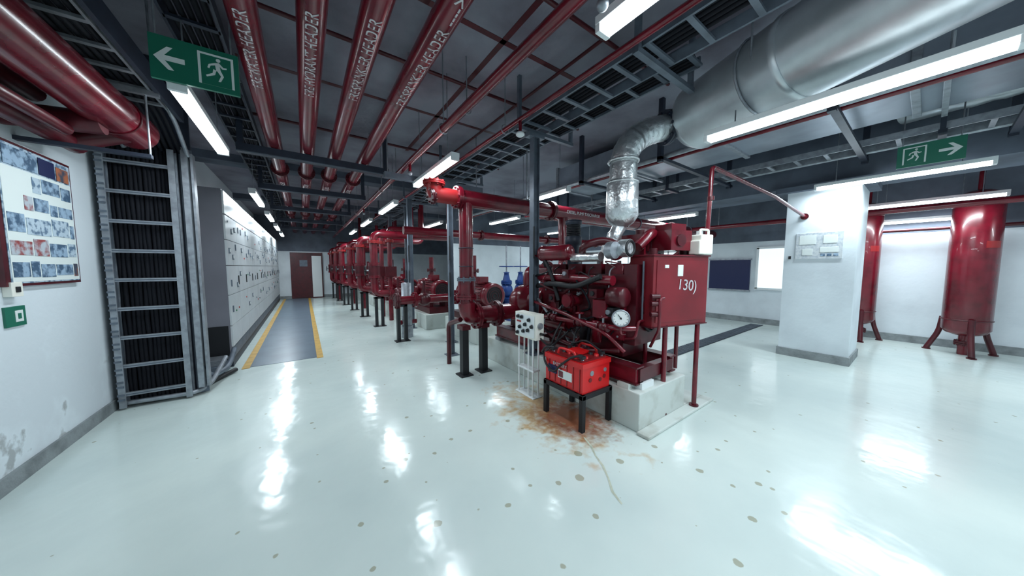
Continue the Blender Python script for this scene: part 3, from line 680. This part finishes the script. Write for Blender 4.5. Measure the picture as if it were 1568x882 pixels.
def electric_pump(x,y,riser_x,sc=1.0,tall=True):
    b=B('pump_plinth',.01);b.bb(x-.42,x+.42,y-.15,y+1.35,0,.36,PLINTH);b.done()
    b=B('electric_fire_pump')
    b.bb(x-.3,x+.3,y-.05,y+1.3,.361,.5,RED2)
    zc=.92;r=.25*sc
    b.cyl((x,y,zc),(x,y+.62,zc),r*.9,RED,26)
    for i in range(22):
        a=2*math.pi*i/22;e=V((math.cos(a),0,math.sin(a)))
        b.box((x+e.x*r*.94,y+.33,zc+e.z*r*.94),(.05,.55,.008),RED2,R=Matrix.Rotation(-a,3,'Y'))
    b.lathe((x,y-.14,zc),(0,1,0),[(0,r*.72),(-.012,r*.85),(0,r*.98),(.14,r*1.02),(.16,r*.9)],RED,28)
    b.cyl((x,y-.13,zc),(x,y-.12,zc),r*.74,BLACK,24)
    for k in(.2,.4,.58):b.ring((x,y-.135,zc),(0,1,0),r*k,.005,RED2,20,5)
    b.box((x-.05,y+.3,zc+r+.05),(.2,.24,.14),RED);
    for e in(-1,1):b.box((x+e*.2,y+.3,.60),(.08,.4,.22),RED2)
    b.cyl((x,y+.62,zc),(x,y+.85,zc),.09,RED2,16)
    b.lathe((x,y+.82,zc),(0,1,0),[(0,0),(0,.1),(.06,.13),(.1,.24),(.16,.27),(.26,.27),(.3,.22),(.34,.1),(.36,0)],RED,26)
    b.bb(x-.14,x+.14,y+.85,y+1.15,.5,.75,RED2)
    yy=y+1.0
    b.path([(x,yy,zc-.1),(riser_x,yy,zc-.1),(riser_x,yy,2.3),(x+.7,yy,2.3),(x+.7,yy,CH-.02)] if tall else [(x,yy,zc-.1),(riser_x,yy,zc-.1)],.09,RED,bend=.16,seg=18)
    b.flange((riser_x+.35,yy,zc-.1),(1,0,0),.16,RED);b.flange((x-.3,yy,zc-.1),(1,0,0),.16,RED)
    b.ball((riser_x+.55,yy,zc-.1),.14,RED2);b.cyl((riser_x+.55,yy,zc-.1),(riser_x+.55,yy,zc+.3),.03,RED2);b.wheel((riser_x+.55,yy,zc+.3),(0,0,1),.12,.012,RED)
    if tall:
        for z in(1.25,1.55,2.1):b.flange((riser_x,yy,z),(0,0,1),.14,ORANGE if z>2 else RED)
        b.cyl((riser_x,yy,1.25),(riser_x,yy,1.55),.13,RED2,18);b.cyl((riser_x-.2,yy,1.4),(riser_x,yy,1.4),.02,GALV);b.wheel((riser_x-.2,yy,1.4),(1,0,0),.11,.012,BLACK)
    else:b.flange((riser_x,yy,zc-.1),(1,0,0),.16,RED2);b.cyl((riser_x-.04,yy,zc-.1),(riser_x,yy,zc-.1),.1,RED2)
    for xx in(riser_x+.02,riser_x+.16):
        b.bb(xx-.03,xx+.03,yy-.05,yy+.05,0,.74,BLACK);b.bb(xx-.07,xx+.07,yy-.09,yy+.09,0,.012,BLACK)
    b.bb(riser_x-.03,riser_x+.19,yy-.05,yy+.05,.70,.74,BLACK)
    b.cyl((x+.15,yy,zc+.2),(x+.15,yy,1.75),.06,RED);b.flange((x+.15,yy,1.4),(0,0,1),.12,RED2)
    b.done()
electric_pump(3.05,5.05,1.48,1.0,False)
electric_pump(2.72,6.9,1.42)
for i,y in enumerate((8.7,10.4,12.1,13.8,15.3)):electric_pump(2.5,y,1.36-.07*i,.95)
for i,(x,y) in enumerate(((1.95,8.6),(1.9,9.4),(1.75,11.6),(1.65,13.4),(1.3,15.4))):
    b=B('red_riser_pipe');b.path([(x,y,0),(x,y,2.55),(x+.9,y,2.55),(x+.9,y,CH-.01)],.06,RED,bend=.1);b.flange((x,y,.7),(0,0,1),.11,RED2);b.flange((x,y,2.2),(0,0,1),.11,ORANGE)
    b.bb(x-.14,x+.14,y-.14,y-.06,1.2,1.5,RED2);b.cyl((x,y-.06,1.35),(x,y,1.35),.02,GALV);b.done()
b=B('silver_jockey_pump');b.path([(1.75,6.35,0),(1.75,6.35,.25)],.12,GALV);b.lathe((1.75,6.35,.25),(0,0,1),[(0,.1),(.02,.11),(.5,.11),(.52,.13),(.56,.13),(.58,.1),(.9,.1),(.92,.0)],GALV,20)
b.cyl((1.55,6.35,.32),(1.95,6.35,.32),.05,RED);b.cyl((1.75,6.35,1.17),(1.75,6.35,1.24),.04,DARK,12);b.done()
for x,y in((3.60,5.3),(3.98,5.3)):
    b=B('blue_gate_valve');b.cyl((x,y,0),(x,y,.8),.09,BLUE,18);b.flange((x,y,.8),(0,0,1),.16,BLUE);b.ball((x,y,.98),.15,BLUE,(1,.8,1.1))
    b.flange((x,y,1.15),(0,0,1),.12,BLUE);b.lathe((x,y,1.15),(0,0,1),[(0,.1),(.15,.06),(.2,.05),(.22,.07),(.24,.0)],BLUE,16)
    b.cyl((x,y,1.38),(x,y,1.95),.016,GALV,10);b.wheel((x,y,1.5),(0,0,1),.15,.015,BLUE,3)
    b.done()

def vessel(x,y,r=.25):
    b=B('red_pressure_vessel')
    b.lathe((x,y,.42),(0,0,1),[(-.1,0),(-.09,r*.4),(-.05,r*.8),(.02,r),(2.2,r),(2.28,r*.8),(2.33,r*.4),(2.34,0)],RED,28)
    for k in range(3):
        a=math.radians(70+120*k);e=V((math.cos(a),math.sin(a),0))
        b.path([V((x,y,.62))+e*r*.98,V((x,y,.35))+e*(r+.02),V((x,y,.02))+e*(r+.14)],.035,RED2,bend=.1);b.cyl(V((x,y,0))+e*(r+.14),V((x,y,.02))+e*(r+.14),.05,RED2,12)
    b.cyl((x,y,.35),(x,y,.0),.06,RED,14);b.flange((x,y,.2),(0,0,1),.1,RED2)
    for z in(.6,2.5):b.ring((x,y,z),(0,0,1),r,.012,RED2)
    b.cyl((x,y,2.7),(x,y,CH),.03,RED)
    for k in range(8):
        a=math.radians(205+k*5);e=V((math.cos(a),math.sin(a),0));b.box(V((x,y,1.85))+e*r,(.006,r*.09,.11),ORANGE,a)
    a=math.radians(160);e=V((math.cos(a),math.sin(a),0));t=V((0,0,1)).cross(e)
    b.text('PRESSURE VESSEL',.075,basis((0,0,1),t,(x,y,1.5)),TXT,wrap=r)
    b.done()
vessel(9.15,-.42,.245);vessel(9.3,.76,.2)
b=B('red_overhead_pipe');b.path([(9.6,4.5,2.45),(8.25,4.5,2.45),(8.25,-4.3,2.45)],.05,RED,bend=.1);b.cyl((9.6,1.1,2.2),(9.6,-4.3,2.2),.03,RED2)
for y in(3,0.9,-2):b.cyl((8.25,y,2.45),(8.25,y,CH),.008,GALV,6)
b.done()
b=B('hvac_duct_overhead',.01)
for i in range(6):
    y=-4.3+i*1.5;b.bb(4.5,5.5,y,y+1.48,3.15,3.55,DUCTG);b.bb(4.47,5.53,y+1.44,y+1.5,3.12,3.58,GALV)
for y in(-3,0,3):
    b.bb(4.4,5.6,y-.02,y+.02,3.08,3.12,GALV)
    for x in(4.42,5.58):b.cyl((x,y,3.08),(x,y,CH),.008,GALV,6)
b.done()
b=B('cable_tray_crossing')
for x0,z in((5.8,3.0),(8.0,3.05)):
    for x in(x0,x0+.35):b.bb(x-.01,x+.01,-4.3,9,z,z+.08,GALV)
    for i in range(44):b.bb(x0,x0+.35,-4.2+i*.3-.02,-4.2+i*.3+.02,z,z+.02,GALV)
    for y in(-3,0,3,6):
        for x in(x0-.02,x0+.37):b.bb(x-.02,x+.02,y-.02,y+.02,z-.03,CH,DARK)
        b.bb(x0-.04,x0+.39,y-.03,y+.03,z-.04,z,DARK)
b.done()
b=B('flexible_air_duct');b.path([(5.75,-3.8,3.42),(5.75,-1.4,3.42),(6.1,-.5,3.42),(6.45,.3,3.5)],.15,SHEET,bend=.5,seg=18,n=12,wob=.05);b.done()
b=B('steel_bracket_frame')
for y in(-.45,.6,2.2,3.6):
    b.bb(4.0,6.5,y-.03,y+.03,2.95,2.99,DARK)
    for x in(4.03,6.4):b.bb(x-.03,x+.03,y-.03,y+.03,2.92,CH,DARK)
b.cyl((4.15,-4.3,3.02),(4.15,9,3.02),.035,GALV,12);b.cyl((6.2,-4.3,3.02),(6.2,9,3.02),.03,GALV,12);b.cyl((4.3,-4.3,3.02),(4.3,9,3.02),.025,RED,12)
b.done()

w=bpy.data.worlds.new('world');bpy.context.scene.world=w;w.use_nodes=True
w.node_tree.nodes['Background'].inputs[0].default_value=(.05,.07,.1,1);w.node_tree.nodes['Background'].inputs[1].default_value=.3
cd=bpy.data.cameras.new('camera');cd.sensor_width=36;cd.lens=36*450/1568;cd.clip_start=.05;cd.clip_end=100
co=bpy.data.objects.new('camera',cd);COL.objects.link(co);co.location=(0,0,1.5)
co.rotation_euler=(math.radians(90-4.19),0,math.radians(-35.26));bpy.context.scene.camera=co
bpy.context.scene.view_settings.view_transform='Standard'
